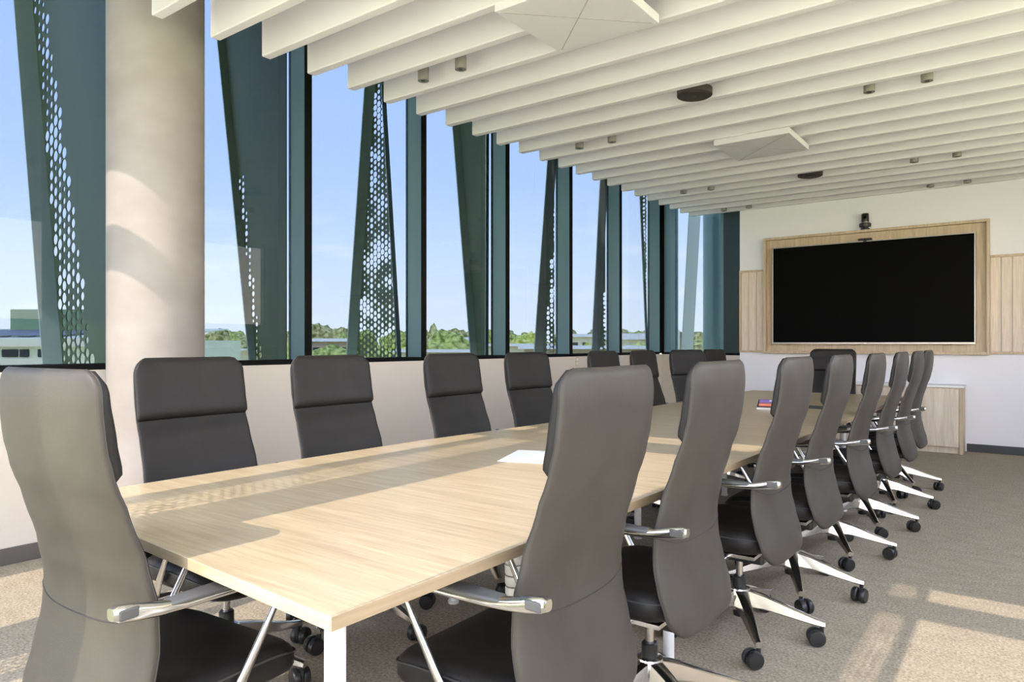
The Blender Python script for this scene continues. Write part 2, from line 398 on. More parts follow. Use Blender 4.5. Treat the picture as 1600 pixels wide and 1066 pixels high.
# ------------------------------------------------------------------ facade fins (outside the glass)
def fin(Y, left, right, flange, hole, label, edge_mat, s=.056, zlo=.80, zhi=5.0, group=None):
    """left/right = ((px, py), (px, py)): outline of the sheet as it stands in the plane Y"""
    def line(pp):
        a = at_y(*pp[0], Y); b = at_y(*pp[1], Y); k = (b[0]-a[0])/(b[2]-a[2])
        return lambda z: a[0]+k*(z-a[2])
    L = line(left)
    R = line(right) if right else (lambda z: XW-.215)
    Rc = lambda z: min(R(z), XW-.215)
    root = empty('facade_fin', (L(zlo), Y, zlo)); tag(root, label, 'facade fin', group)
    inv = Matrix.Translation((-L(zlo), -Y, -zlo))
    x0 = min(L(zlo), L(zhi)); x1 = max(Rc(zlo), Rc(zhi))
    def outn(fn, sgn):
        a = Vector((fn(zlo), 0, zlo)); b = Vector((fn(zhi), 0, zhi)); d = (b-a).normalized()
        return (Vector((fn(zlo), Y, zlo)), Vector((sgn*d.z, 0, -sgn*d.x)))
    clip = [outn(L, -1), outn(Rc, 1), ((0, Y, zlo), (0, 0, -1)), ((0, Y, zhi), (0, 0, 1))]
    if R is not Rc: clip.append(((XW-.215, Y, 0), (1, 0, 0)))
    if hole:
        bm = hex_plate(x0, x1, zlo, zhi, Y, s, lambda x, z: hole(x, z, L(z), Rc(z)), clip)
    else:
        bm = bmesh.new(); vs = [bm.verts.new(p) for p in ((L(zlo), Y, zlo), (Rc(zlo), Y, zlo), (Rc(zhi), Y, zhi), (L(zhi), Y, zhi))]; bm.faces.new(vs)
    p = obj('sheet', bm, M['fin'], root); p.matrix_parent_inverse = inv
    sm = p.modifiers.new('thickness', 'SOLIDIFY'); sm.thickness = .006; sm.offset = 1
    bm = bmesh.new()
    for zz in (zlo, zhi):
        pass
    fx, fy = flange*.38, flange*.62          # the flange folds outward
    A = [(L(zlo)-fx-.006, Y-fy, zlo), (L(zlo)-fx+.006, Y-fy, zlo), (L(zlo)+.006, Y, zlo), (L(zlo)-.006, Y, zlo)]
    B = [(L(zhi)-fx-.006, Y-fy, zhi), (L(zhi)-fx+.006, Y-fy, zhi), (L(zhi)+.006, Y, zhi), (L(zhi)-.006, Y, zhi)]
    add_rings(bm, [A, B])
    q = obj('flange', bm, edge_mat, root); q.matrix_parent_inverse = inv
    if right:
        A = [(Rc(zlo)-.005, Y-.05, zlo), (Rc(zlo)+.005, Y-.05, zlo), (Rc(zlo)+.005, Y, zlo), (Rc(zlo)-.005, Y, zlo)]
        B = [(Rc(zhi)-.005, Y-.05, zhi), (Rc(zhi)+.005, Y-.05, zhi), (Rc(zhi)+.005, Y, zhi), (Rc(zhi)-.005, Y, zhi)]
        bm = bmesh.new(); add_rings(bm, [A, B]); q = obj('inner_flange', bm, M['fin_edge'], root); q.matrix_parent_inverse = inv
    return root
def holes(x, z, lo=.16, hi=.50, f=3.2):
    v = .55+1.15*mnoise.noise((x*f*1.6, z*f*1.6, 1.7))+.75*mnoise.noise((x*23, z*23, 4.1))
    return max(lo, min(hi, lo+(hi-lo)*v))
def zone(pxa, pya, pxb, pyb, Y):
    a = at_y(pxa, pya, Y); b = at_y(pxb, pyb, Y)
    return lambda z: a[0]+(b[0]-a[0])*(z-a[2])/(b[2]-a[2])
Y0 = YM[2]-.08
z0r = zone(70, 0, 146, 570, Y0)
fin(Y0, ((50, 0), (97, 570)), None, .16, lambda x, z, l, r: holes(x, z, .24, .48, 5) if l+.035 < x < z0r(z) else 0, 'big dark green fin with a band of holes, left of the column', M['fin_edge'], s=.085)
YA = YM[3]-.08
zA = zone(352, 250, 396, 565, YA)
fin(YA, ((350, 62), (400, 565)), None, .075, lambda x, z, l, r: holes(x, z, .2, .42, 5) if l+.01 < x < l+.075 and z < 2.6 else 0, 'broad solid dark fin tapering downward, right of the column', M['fin_edge'])
YB = YM[4]-.09
fin(YB, ((585, 140), (556, 560)), ((603, 140), (630, 560)), .13, lambda x, z, l, r: holes(x, z) if l+.012 < x < r-.015 else 0, 'honeycomb perforated fin widening downward, against open sky', M['fin_edge'], s=.058)
YC = YM[5]-.08
fin(YC, ((717, 200), (745, 555)), ((776, 200), (764, 555)), .10, None, 'solid dark fin, third right of the column', M['fin_edge'])
YD = YM[6]-.08
fin(YD, ((869, 255), (848, 550)), None, .16, lambda x, z, l, r: holes(x, z) if l+.03 < x else 0, 'perforated fin with pale flange beyond the broad solid fin', M['fin_pale'], s=.06)
YE = YM[7]-.08
fin(YE, ((949, 290), (936, 550)), None, .16, lambda x, z, l, r: holes(x, z, .2, .46) if l+.03 < x and z < 1.9 else 0, 'slim fin with pale flange near the far corner', M['fin_pale'], s=.06)
YF = YM[8]-.08
fin(YF, ((1003, 312), (1013, 553)), None, .05, lambda x, z, l, r: holes(x, z, .25, .46), 'thin perforated fin just before the corner', M['fin_edge'], s=.06)
YG = 10.9
fin(YG, ((1094, 338), (1082, 553)), ((1103, 338), (1100, 553)), .30, lambda x, z, l, r: holes(x, z, .2, .48) if z < 2.3 else 0, 'pale edged fin outside the far corner window', M['fin_pale'], s=.075)
cc = at_y(1121, 500, 11.45)
tc_o = obj('round_column', lathe([(.235, .75), (.235, 5.0)], 40, (cc[0], 11.45, 0)), M['teal_col'], smooth=True, angle=.8)
tag(tc_o, 'round teal outside column beside the far corner window', 'column')

# ------------------------------------------------------------------ conference table
TX0, TX1, TY0, TY1, TZ = -2.31, -.935, .762, 7.0, .74
tb = empty('conference_table', (0, 0, 0)); tag(tb, 'long pale oak conference table running to the screen wall', 'table')
tp_bm = prism([(-.946, .762), (-.915, 3.1), (-.885, TY1), (-2.22, TY1), (-2.255, 3.4), (-2.335, 2.4), (-2.352, .838)], 'z', TZ-.026, TZ)
bmesh.ops.bevel(tp_bm, geom=tp_bm.edges[:], offset=.0012, segments=1, affect='EDGES')
obj('tabletop', tp_bm, M['table'], tb)
obj('edge_shade', prism([(-.9455, .764), (-.9135, 3.1), (-.8835, TY1-.002), (-.885, TY1-.002), (-.915, 3.1), (-.947, .764)], 'z', TZ-.0258, TZ-.0012), M['edge'], tb)  # thin dark strip, painted shade along the right edge
legm = mesh_from_bm('leg', lathe([(.026, 0), (.026, .012), (.021, .014), (.021, .675), (.034, .676), (.034, .714)], 24), True, .6)
for y in (.885, 2.44, 3.93, 5.45, 6.945):
    for x in (-1.085, -2.15 if y < 3 else -1.95):
        o = obj('leg', legm, M['white_metal'], tb); o.location = (x, y, 0)
    obj('cross_beam', box((-2.13 if y < 3 else -1.93, y-.02, .684), (-1.105, y+.02, .713), .003), M['white_metal'], tb)
for x in (-1.45, -1.75):
    obj('long_beam', box((x-.02, .9, .664), (x+.02, 6.84, .684), .003), M['white_metal'], tb)
for (sx, sy) in ((-1.6, 2.17), (-1.6, 5.2)):
    sp = empty('cable_spine', (sx, sy, 0), 0, tb)
    for k in range(15):
        z = .02+k*.042; r = .030+.014*(k/14)
        sg = obj('segment', lathe([(r*.95, 0), (r, .004), (r*1.03, .034), (r*.98, .037)], 18), M['white_metal'], sp, True, .7); sg.location = (0, 0, z)
    obj('core', lathe([(.022, 0), (.028, .66)], 10), M['gap'], sp)

# ------------------------------------------------------------------ office chair
ZT, ZB = 1.150, .355
XREAR = [(.355, -.222), (.42, -.212), (.50, -.190), (.58, -.172), (.66, -.168), (.75, -.184), (.85, -.213), (.93, -.240), (1.0, -.255), (1.08, -.262), (1.15, -.258)]
HALFW = [(.355, .226), (.42, .238), (.52, .241), (.62, .233), (.72, .224), (.85, .218), (1.0, .215), (1.15, .214)]
THICK = [(.355, .040), (.50, .046), (.70, .040), (.9, .032), (1.15, .031)]
def back_dims(z):
    w_ = interp(HALFW, z); t_ = interp(THICK, z); x_ = interp(XREAR, z)
    rc = .058
    if z > ZT-rc: w_ = w_-rc+math.sqrt(max(0, rc*rc-(z-(ZT-rc))**2))
    rb = .072
    if z < ZB+rb: w_ = w_-rb+math.sqrt(max(0, rb*rb-((ZB+rb)-z)**2))
    e = .022
    if z > ZT-e:
        k = math.sqrt(max(0, 1-((z-(ZT-e))/e)**2)); x_ += t_*(1-k)*.5; t_ *= max(k, .02)
    if z < ZB+e:
        k = math.sqrt(max(0, 1-(((ZB+e)-z)/e)**2)); x_ += t_*(1-k)*.5; t_ *= max(k, .02)
    return x_, w_, t_
def sgnpow(v, p): return math.copysign(abs(v)**p, v)
def back_point(z, a):
    x_, w_, t_ = back_dims(z); p = 2/3.4
    cx = x_+t_/2; X = cx+t_/2*sgnpow(math.cos(a), p); Yv = w_*sgnpow(math.sin(a), p)
    wrap = .022*(abs(Yv)/.23)**3.6
    return Vector((X+wrap, Yv, z))
def rear_point(z, t):      # t in -1..1 across the rear face
    x_, w_, t_ = back_dims(z); Yv = w_*t*.985
    p = 3.4; cx = x_+t_/2
    cosv = -(max(0, 1-abs(t*.985)**p))**(1/p)
    return Vector((cx+t_/2*cosv+.022*(abs(Yv)/.23)**3.6, Yv, z))
zs = []
for k in range(9): zs.append(ZB+.001+.075*(1-math.cos(PI/2*k/8)))
z = ZB+.095
while z < ZT-.075: zs.append(z); z += .028
for k in range(11): zs.append(ZT-.0005-.062*(1-math.sin(PI/2*k/10)))
NA = 28
a_split = math.radians(88)
rear_as = [a_split+(2*PI-2*a_split)*i/NA for i in range(NA+1)]
front_as = [-(2*PI-(2*PI-a_split))+0 for i in range(0)]
front_as = [(-a_split)+2*a_split*i/NA for i in range(NA+1)]

def build_chair():
    root = empty('office_chair', (0, 0, 0))
    # -- backrest
    bm = bmesh.new(); add_rings(bm, [[back_point(z, a) for a in front_as] for z in zs], closed=False)
    back = obj('backrest', bm, M['leather'], root, True)
    bm = bmesh.new(); add_rings(bm, [[back_point(z, a) for a in rear_as] for z in zs], closed=False)
    obj('rear_cover', bm, M['leather_back'], back, True)
    for sgn, nm in ((1, 'piping'), (-1, 'piping')):
        obj(nm, tube([back_point(z, sgn*a_split) for z in zs[1:-1]], 0.0017, 6), M['thread'], back, True)
    pts = []
    for i in range(25):
        t = -1+2*i/24
        p = rear_point(.612+.032*abs(t)**3, t); p.x -= .0004; pts.append(p)
    obj('lumbar_seam', tube(pts, .0016, 5), M['thread'], back, True)
    # -- headrest pillow on the front
    rings = []
    z0h, z1h = .925, 1.146
    for k in range(17):
        u = k/16; z = z0h+(z1h-z0h)*u
        x_, w_, t_ = back_dims(min(z, 1.142)); x_, t_ = interp(XREAR, z), interp(THICK, z)
        bulge = .022*math.sin(PI*min(1, u)**.58)**.7+.003
        if k in (0, 16): bulge = .002
        xa = x_+t_*.35; hx = (t_*.65+bulge)/2; cx = xa+hx
        ring = []
        for i in range(36):
            a = 2*PI*i/36; p = 2/3.6
            Yv = (w_-.002+(.004 if 0 < u < .9 else 0))*sgnpow(math.sin(a), p)
            ring.append(Vector((cx+hx*sgnpow(math.cos(a), p)+.018*(abs(Yv)/.23)**3.6, Yv, z)))
        rings.append(ring)
    bm = bmesh.new(); add_rings(bm, rings); obj('headrest', bm, M['leather'], back, True)
    # -- seat
    def seat_ring(inset, z, n=48):
        ring = []
        for i in range(n):
            a = 2*PI*i/n; p = 2/4.5
            X = .052+(.218-inset)*sgnpow(math.cos(a), p); Yv = (.252-inset)*sgnpow(math.sin(a), p)
            zz = z
            if X > .10: zz -= .030*((X-.10)/.17)**2
            zz += .012*(abs(Yv)/.25)**3
            ring.append(Vector((X, Yv, zz)))
        return ring
    L = [(.10, .378), (.05, .379), (.025, .384), (.008, .396), (0, .412), (0, .438), (.006, .454), (.018, .464), (.04, .469), (.09, .466), (.15, .463), (.2, .462)]
    bm = bmesh.new(); add_rings(bm, [seat_ring(i, z) for i, z in L])
    seat = obj('seat', bm, M['leather'], root, True)
    r = seat_ring(-.001, .444); obj('piping', tube(r+[r[0]], .003, 5), M['thread'], seat, True)
    obj('seat_pan', prism([(-.12, -.19), (.2, -.19), (.24, -.14), (.24, .14), (.2, .19), (-.12, .19)], 'z', .366, .379), M['chrome'], seat)
    # -- mechanism and gas lift
    bm = bmesh.new(); add_box(bm, (-.12, -.075, .315), (.10, .075, .367), .012); add_box(bm, (-.205, -.05, .36), (-.10, .05, .385), .006)
    obj('tilt_mechanism', bm, M['black'], root)
    bm = bmesh.new(); add_cyl(bm, (.02, -.07, .335), (.02, -.25, .333), .005, n=8); add_box(bm, (.005, -.285, .326), (.035, -.24, .338), .004)
    obj('lever', bm, M['black'], root)
    gl = obj('gas_lift', lathe([(.014, .20), (.014, .32)], 16), M['chrome'], root, True, .6)
    obj('lift_sleeve', lathe([(.025, .075), (.026, .08), (.026, .235), (.022, .24)], 18), M['black'], gl, True, .6)
    # -- five star base
    base = obj('star_base', lathe([(.030, .10), (.047, .115), (.050, .165), (.042, .192), (.030, .197)], 24), M['chrome'], root, True, .7)
    lb = bmesh.new()
    secs = []
    for rr, wd, zb, zt in ((.030, .030, .118, .190), (.10, .026, .116, .172), (.20, .020, .096, .136), (.29, .0155, .079, .106), (.325, .0145, .075, .098)):
        secs.append([(rr, -wd, zb+.006), (rr, -wd*.75, zb), (rr, wd*.75, zb), (rr, wd, zb+.006), (rr, wd*.8, zt-.004), (rr, wd*.35, zt), (rr, -wd*.35, zt), (rr, -wd*.8, zt-.004)])
    add_rings(lb, secs); lm = mesh_from_bm('base_leg', lb, True, .7)
    wb_ = bmesh.new()
    add_rings(wb_, [[(r_*math.cos(2*PI*i/20), y_, r_*math.sin(2*PI*i/20)) for i in range(20)] for r_, y_ in ((.010, .006), (.030, .006), (.0335, .010), (.0335, .024), (.029, .030), (.012, .031))])
    wm = mesh_from_bm('wheel', wb_, True, .7)
    wb2 = bmesh.new()
    add_rings(wb2, [[(r_*math.cos(2*PI*i/20), -y_, r_*math.sin(2*PI*i/20)) for i in range(20)] for r_, y_ in ((.010, .006), (.030, .006), (.0335, .010), (.0335, .024), (.029, .030), (.012, .031))])
    wm2 = mesh_from_bm('wheel', wb2, True, .7)
    cb = bmesh.new(); add_cyl(cb, (0, 0, .045), (0, 0, .088), .0085, n=12); add_box(cb, (-.008, -.0055, .02), (.03, .0055, .062), .003)
    add_cyl(cb, (.022, -.024, .031), (.022, .024, .031), .005, n=8)
    cmh = mesh_from_bm('caster', cb, True, .7)
    rnd = random.Random(3)
    for k in range(5):
        a = 2*PI*k/5
        o = obj('base_leg', lm, M['chrome'], base); o.rotation_euler = (0, 0, a)
        c = obj('caster', cmh, M['black'], root); c.location = (.313*math.cos(a), .313*math.sin(a), 0); c.rotation_euler = (0, 0, rnd.uniform(0, 6.28))
        for wmm in (wm, wm2):
            wo = obj('wheel', wmm, M['black'], c); wo.location = (.022, 0, .0337)
    # -- arms
    for s in (-1, 1):
        Yc = s*.278
        rings = []
        for X, zc, hh, hw in ((-.245, .689, .012, .012), (-.235, .688, .017, .015), (-.20, .681, .0175, .016), (-.15, .672, .0135, .017), (-.10, .667, .010, .019), (0, .664, .008, .021), (.10, .663, .008, .021), (.17, .663, .008, .020), (.195, .662, .005, .016)):
            ring = []
            for i in range(14):
                a = 2*PI*i/14; p = 2/3
                ring.append((X, Yc+hw*sgnpow(math.cos(a), p), zc+hh*sgnpow(math.sin(a), p)))
            rings.append(ring)
        bm = bmesh.new(); add_rings(bm, rings)
        arm = obj('armrest', bm, M['chrome'], root, True, .9)
        rings = []
        for X, zc, hh, hw in ((-.135, .677, .002, .016), (-.125, .678, .005, .021), (-.06, .6765, .007, .026), (.05, .6765, .007, .028), (.15, .6765, .007, .027), (.18, .6755, .005, .022), (.187, .675, .002, .018)):
            rings.append([(X, Yc+hw*sgnpow(math.cos(2*PI*i/14), .6), zc+hh*sgnpow(math.sin(2*PI*i/14), .6)) for i in range(14)])
        bm = bmesh.new(); add_rings(bm, rings); obj('arm_pad', bm, M['pad'], arm, True, .9)
        bm = bmesh.new()
        o1 = Yc+s*.0125; o2 = Yc+s*.0166
        ya, yb = min(o1, o2), max(o1, o2)
        add_box(bm, (-.236, ya, .676), (-.198, yb, .6965), .003); obj('end_inset', bm, M['gap'], arm)
        # strut from the arm front down to the seat frame
        secs = []
        for X, Yv, zc, hw, ht in ((.172, Yc, .658, .008, .007), (.125, Yc-s*.003, .575, .010, .007), (.07, Yc-s*.008, .48, .014, .008), (.015, Yc-s*.014, .39, .020, .009), (.0, Yc-s*.018, .365, .022, .010)):
            secs.append([(X+hw*math.cos(2*PI*i/12), Yv+ht*math.sin(2*PI*i/12), zc) for i in range(12)])
        bm = bmesh.new(); add_rings(bm, secs)
        ya, yb = sorted((Yc-s*.012, s*.15)); add_box(bm, (-.018, ya, .352), (.02, yb, .367), .004)
        obj('strut', bm, M['chrome'], arm, True, .9)
    return root
chair0 = build_chair()
GR = 'high-backed leather chairs round the table'
first = [True]
CASTERS = []
def place_chair(x, y, heading, label, star=0, slide=0):
    """x, y = the base hub on the floor; heading = where the sitter looks; star = turn of the base, both in degrees"""
    c = chair0 if first[0] else copy_tree(chair0)
    first[0] = False
    c.location = (x, y, 0); c.rotation_euler = (0, 0, math.radians(heading))
    tag(c, label, 'chair', GR)
    for tr_ in range(24):
        cs_ = [(x+.335*math.cos(math.radians(star+72*k)), y+.335*math.sin(math.radians(star+72*k))) for k in range(5)]
        if all((a-p_)**2+(b-q_)**2 > .12**2 for a, b in cs_ for p_, q_ in CASTERS): break
        star += 3
    CASTERS.extend(cs_)
    lst = list(c.children); nc = 0
    for ch in lst:
        n_ = ch.name.split('.')[0]
        rot = math.radians(star-heading)
        if n_ == 'armrest':      # arm pads slide; the far one is pushed forward
            side_y = sum(v.co.y for v in ch.data.vertices)
            ch.location = (.15 if side_y*slide > 0 else 0, 0, 0)
        if n_ == 'star_base': ch.rotation_euler = (0, 0, rot)
        elif n_ == 'caster':
            a_ = rot+2*PI*nc/5; nc += 1
            ch.location = (.313*math.cos(a_), .313*math.sin(a_), 0)
            ch.rotation_euler = (0, 0, random.uniform(0, 6.28))
    return c
right = [(-1.012, 1.40, 180, 60, 'closest high-back leather chair right of the table, seen from behind'),
         (-1, 2.06, 180, -30, 'second high-back chair from the camera in the right-hand row'),
         (-0.985, 2.88, 180, 13, 'third high-back chair from the camera in the right-hand row'),
         (-0.96, 3.55, 180, 5, 'fourth high-back chair from the camera in the right-hand row'),
         (-0.93, 4.31, 180, 10, 'fifth high-back chair from the camera in the right-hand row'),
         (-0.91, 5.08, 180, 8, 'sixth high-back chair from the camera in the right-hand row'),
         (-0.905, 5.85, 180, 4, 'second last high-back chair at the far end of the right row'),
         (-0.92, 6.62, 180, 12, 'last high-back chair at the far end of the right row')]
for x, y, hd, st, lb in right: place_chair(x+.012, y+.015, hd, lb, st, -1)
left = [(-2.33, 1.41, 2, 20, 'high-back chair facing us directly in front of the concrete column'),
        (-2.30, 2.04, 0, 50, 'second high-back chair facing us, right of the column chair'),
        (-2.26, 2.81, 0, 33, 'third chair facing us, with a diagonal shadow on its front'),
        (-2.25, 3.48, -2, 10, 'fourth chair facing us on the window side of the table'),
        (-2.24, 4.42, 0, 10, 'fifth window-side chair, only its headrest showing'),
        (-2.23, 5.04, 0, 40, 'sixth window-side chair, partly hidden by the nearest right chair'),
        (-2.21, 5.76, -20, 10, 'window-side chair turned a little away in the far corner'),
        (-2.21, 6.5, -6, 10, 'last window-side chair, a small dark headrest by the corner window')]
for x, y, hd, st, lb in left: place_chair(x, y, hd, lb, st)
place_chair(-1.685, .83, 94, 'large high-back chair at the near end of the table, cut by the left edge', 40, 1)
place_chair(-1.60, 7.34, -90, 'dark chair facing us at the far head of the table below the screen', 10)

# ------------------------------------------------------------------ screen wall things
fr = empty('screen_surround', (-1.575, DW, 1.08)); tag(fr, 'shallow pale oak box frame around the black screen', 'frame')
fi = Matrix.Translation((1.575, -DW, -1.08))
def part(root, inv, name, bm, mat, smooth=False, angle=None):
    o = obj(name, bm, mat, root, smooth, angle); o.matrix_parent_inverse = inv; return o
FX0, FX1, FZ0, FZ1, FD = -2.785, -.361, 1.080, 2.566, .085
part(fr, fi, 'back_panel', box((FX0+.03, DW-.02, FZ0+.03), (FX1-.03, DW-.001, FZ1-.03)), M['oak_frame'])
part(fr, fi, 'top_rail', box((FX0, DW-FD, FZ1-.03), (FX1, DW-.001, FZ1), .002), M['oak_frame'])
part(fr, fi, 'bottom_rail', box((FX0, DW-FD, FZ0), (FX1, DW-.001, FZ0+.03), .002), M['oak_frame'])
part(fr, fi, 'side_rail', box((FX0, DW-FD, FZ0+.03), (FX0+.03, DW-.001, FZ1-.03), .002), M['oak_frame'])
part(fr, fi, 'side_rail', box((FX1-.03, DW-FD, FZ0+.03), (FX1, DW-.001, FZ1-.03), .002), M['oak_frame'])
tv = empty('wall_screen', (-1.59, DW-.09, 1.2)); tag(tv, 'very large black flat screen with thin silver bezel', 'screen')
ti = Matrix.Translation((1.59, -(DW-.09), -1.2))
TX_0, TX_1, TZ_0, TZ_1 = -2.672, -.490, 1.197, 2.432
part(tv, ti, 'casing', box((TX_0+.01, DW-.075, TZ_0+.01), (TX_1-.01, DW-.021, TZ_1-.01)), M['black'])
part(tv, ti, 'display', box((TX_0+.012, DW-.082, TZ_0+.022), (TX_1-.012, DW-.075, TZ_1-.012)), M['screen'])
for a, b in (((TX_0, TZ_0), (TX_1, TZ_0+.022)), ((TX_0, TZ_1-.012), (TX_1, TZ_1)), ((TX_0, TZ_0+.022), (TX_0+.012, TZ_1-.012)), ((TX_1-.012, TZ_0+.022), (TX_1, TZ_1-.012))):
    part(tv, ti, 'bezel', box((a[0], DW-.088, a[1]), (b[0], DW-.05, b[1]), .002, 1), M['bezel'])
part(tv, ti, 'badge', box((-1.605, DW-.0895, 1.203), (-1.575, DW-.088, 1.212)), M['white_metal'])
vc = empty('video_camera', (-1.592, DW-.07, FZ1)); tag(vc, 'black video conference camera standing on top of the oak frame', 'camera')
vi = Matrix.Identity(4)
part(vc, vi, 'foot', lathe([(.05, 0), (.05, .012), (.035, .02), (.035, .03)], 24), M['black'], True, .6)
part(vc, vi, 'base', lathe([(.04, .03), (.064, .034), (.066, .066), (.055, .078), (.042, .08)], 28), M['black'], True, .6)
part(vc, vi, 'ring', lathe([(.042, .08), (.042, .088)], 24), M['lamp_grey'], True, .6)
part(vc, vi, 'head', lathe([(.039, .088), (.041, .10), (.040, .185), (.036, .192)], 24), M['black'], True, .6)
part(vc, vi, 'lens', cyl((0, -.036, .14), (0, -.046, .14), .018, .016, 18), M['screen'])
vc2 = empty('webcam', (-1.592, DW-.07, TZ_1)); tag(vc2, 'small black camera bar clipped to the top edge of the screen', 'camera')
part(vc2, vi, 'body', box((-.075, -.02, .001), (.075, .018, .030), .008, 3), M['black'])
part(vc2, vi, 'lens', cyl((0, -.018, .015), (0, -.023, .015), .009, None, 14), M['screen'])
part(vc2, vi, 'clip', box((-.02, -.019, -.012), (.02, -.0185, .002)), M['black'])

# credenza under the screen
cz = empty('credenza', (-1.39, DW-.16, 0)); tag(cz, 'low pale oak credenza against the screen wall', 'cabinet')
ci = Matrix.Translation((1.39, -(DW-.16), 0))
CXa, CXb, CYa = -2.19, -.590, 8.975
part(cz, ci, 'carcass', box((CXa+.035, CYa+.022, .07), (CXb-.035, DW-.002, .722)), M['oak_v'])
part(cz, ci, 'top', box((CXa-.008, CYa-.01, .722), (CXb+.008, DW-.002, .746), .002), M['white_metal'])
for xa in (CXa, CXb-.034): part(cz, ci, 'end_panel', box((xa, CYa-.003, 0), (xa+.034, DW-.002, .721), .001, 1), M['oak_frame'])
part(cz, ci, 'plinth', box((CXa+.036, CYa+.045, 0), (CXb-.036, DW-.02, .069)), M['oak_v'])
nd = 3; dwid = (CXb-CXa-.072)/nd
for k in range(nd):
    xa = CXa+.036+k*dwid
    part(cz, ci, 'door', box((xa+.002, CYa, .074), (xa+dwid-.002, CYa+.02, .700), .001, 1), M['oak_v'])
po = empty('power_outlet', (XW, 7.341, .985)); tag(po, 'small cream power outlet on the wall under the windows', 'outlet')
obj('plate', box((.0, -.035, -.055), (.008, .035, .055), .002), M['outlet'], po)
obj('socket', box((.008, -.02, .005), (.011, .02, .04), .002), M['white_metal'], po); obj('socket', box((.008, -.02, -.04), (.011, .02, -.005), .002), M['white_metal'], po)

# ------------------------------------------------------------------ ceiling things
def array_panel(x0, y0, label):
    p = empty('ceiling_panel', (x0+.32, y0+.32, BZ)); tag(p, label, 'ceiling panel', 'square white ceiling microphone panels')
    obj('body', box((-.315, -.315, -.052), (.315, .315, -.001), .004), M['panel'], p)
    a = .285
    for sg in (1, -1):
        bm = bmesh.new(); L = a; add_box(bm, (-L*1.41, -.0025, -.0532), (L*1.41, .0025, -.0518))
        o = obj('diagonal_line', bm, M['line'], p); o.rotation_euler = (0, 0, sg*PI/4)
    for sx in (-1, 1):
        for sy in (-1, 1): obj('corner_light', cyl((sx*.295, sy*.295, -.0535), (sx*.295, sy*.295, -.051), .006, None, 10), M['paper'], p)
    obj('maker_mark', box((.17, -.27, -.0532), (.25, -.262, -.0518)), M['line'], p)
    obj('hanger', cyl((0, 0, -.002), (0, 0, 1.4), .006, None, 8), M['lamp_grey'], p)
array_panel(-2.235, 2.845, 'square white ceiling panel with a cross, nearest the camera')
array_panel(-2.215, 5.905, 'square white ceiling panel hanging farther away, toward the screen')
def speaker(x, y, zb, label):
    s_ = empty('ceiling_speaker', (x, y, zb)); tag(s_, label, 'speaker', 'round dark ceiling speakers')
    obj('housing', lathe([(.112, 0), (.122, .006), (.122, .05), (.10, .055)], 40), M['spk'], s_, True, .6)
    obj('grille', lathe([(.104, -.002), (.104, .001)], 36), M['spk'], s_)
    obj('badge', box((-.012, -.004, -.003), (.012, .004, -.001)), M['gap'], s_)
    obj('stem', cyl((0, 0, .05), (0, 0, ZTOP-zb), .008, None, 8), M['lamp_grey'], s_)
speaker(-1.915, 4.75, 2.955, 'larger dark round speaker between the two square ceiling panels')
speaker(-1.866, 7.774, 2.962, 'small dark round speaker beyond the second square panel')
dl = None
rows = [(3.406, 'nearest'), (5.422, 'second'), (7.774, 'third'), (9.118, 'farthest')]
def downlight(x, y, label):
    d_ = empty('downlight', (x, y, 2.962)); tag(d_, label, 'downlight', 'small grey cylinder downlights')
    obj('housing', lathe([(.034, .001), (.037, .0), (.037, .16), (.03, .165)], 24), M['lamp_grey'], d_, True, .6)
    obj('lens', lathe([(.016, -.001), (.016, .001)], 16), M['lamp_lens'], d_)
    obj('stem', cyl((0, 0, .16), (0, 0, ZTOP-2.962), .006, None, 8), M['lamp_grey'], d_)
side = {-3.27: 'window side, left one of its pair', -2.94: 'window side, right one of its pair', -.91: 'right side, left one of its pair', -.56: 'right side, right one of its pair'}
for y, nm in rows:
    for x in (-3.27, -2.94, -.91, -.56):
        if nm == 'nearest' and x > -2: continue
        downlight(x, y, 'grey cylinder downlight, %s row from the camera, %s' % (nm, side[x]))

# ------------------------------------------------------------------ things on the table
def at_z(x, y, Z):
    d = ray(x, y); t = (Z-EYE)/d[2]; return Vector((d[0]*t, d[1]*t, Z))
p = at_z(833, 714, TZ)
pg = obj('paper_sheet', prism([(-.105, -.148), (.105, -.148), (.105, .148), (-.105, .148)], 'z', .0005, .0022), M['paper']); pg.location = (p.x, p.y, TZ); pg.rotation_euler = (0, 0, .35)
tag(pg, 'white sheet of paper lying on the table by the nearest right chair', 'paper')
m_ui = material('touch_screen_print', (.05, .025, .07), .25)
def ui():
    n = m_ui.node_tree; b = n.nodes['Principled BSDF']; t = [q for q in n.nodes if q.type == 'TEX_COORD'][0]
    s_ = n.nodes.new('ShaderNodeSeparateXYZ'); n.links.new(t.outputs['Generated'], s_.inputs[0])
    r = n.nodes.new('ShaderNodeValToRGB'); r.color_ramp.interpolation = 'LINEAR'
    r.color_ramp.elements[0].position = .0; r.color_ramp.elements[0].color = (.10, .03, .05, 1)
    r.color_ramp.elements[1].position = 1; r.color_ramp.elements[1].color = (.07, .05, .16, 1)
    for ps, c in ((.25, (.42, .12, .05)), (.45, (.10, .04, .06)), (.7, (.10, .06, .20))):
        e = r.color_ramp.elements.new(ps); e.color = c+(1,)
    n.links.new(s_.outputs['Y'], r.inputs[0]); n.links.new(r.outputs[0], b.inputs['Base Color'])
    n.links.new(r.outputs[0], b.inputs['Emission Color']); b.inputs['Emission Strength'].default_value = .9
ui()
p = at_z(1207, 641, TZ)
tp = empty('touch_panel', (p.x, p.y+.06, TZ), math.radians(12)); tag(tp, 'small tilted touch panel with purple and orange display on the table', 'touch panel')
obj('wedge', prism([(-.075, .0005), (-.075, .018), (.075, .062), (.085, .0005)], 'x', -.115, .115), M['black'], tp)
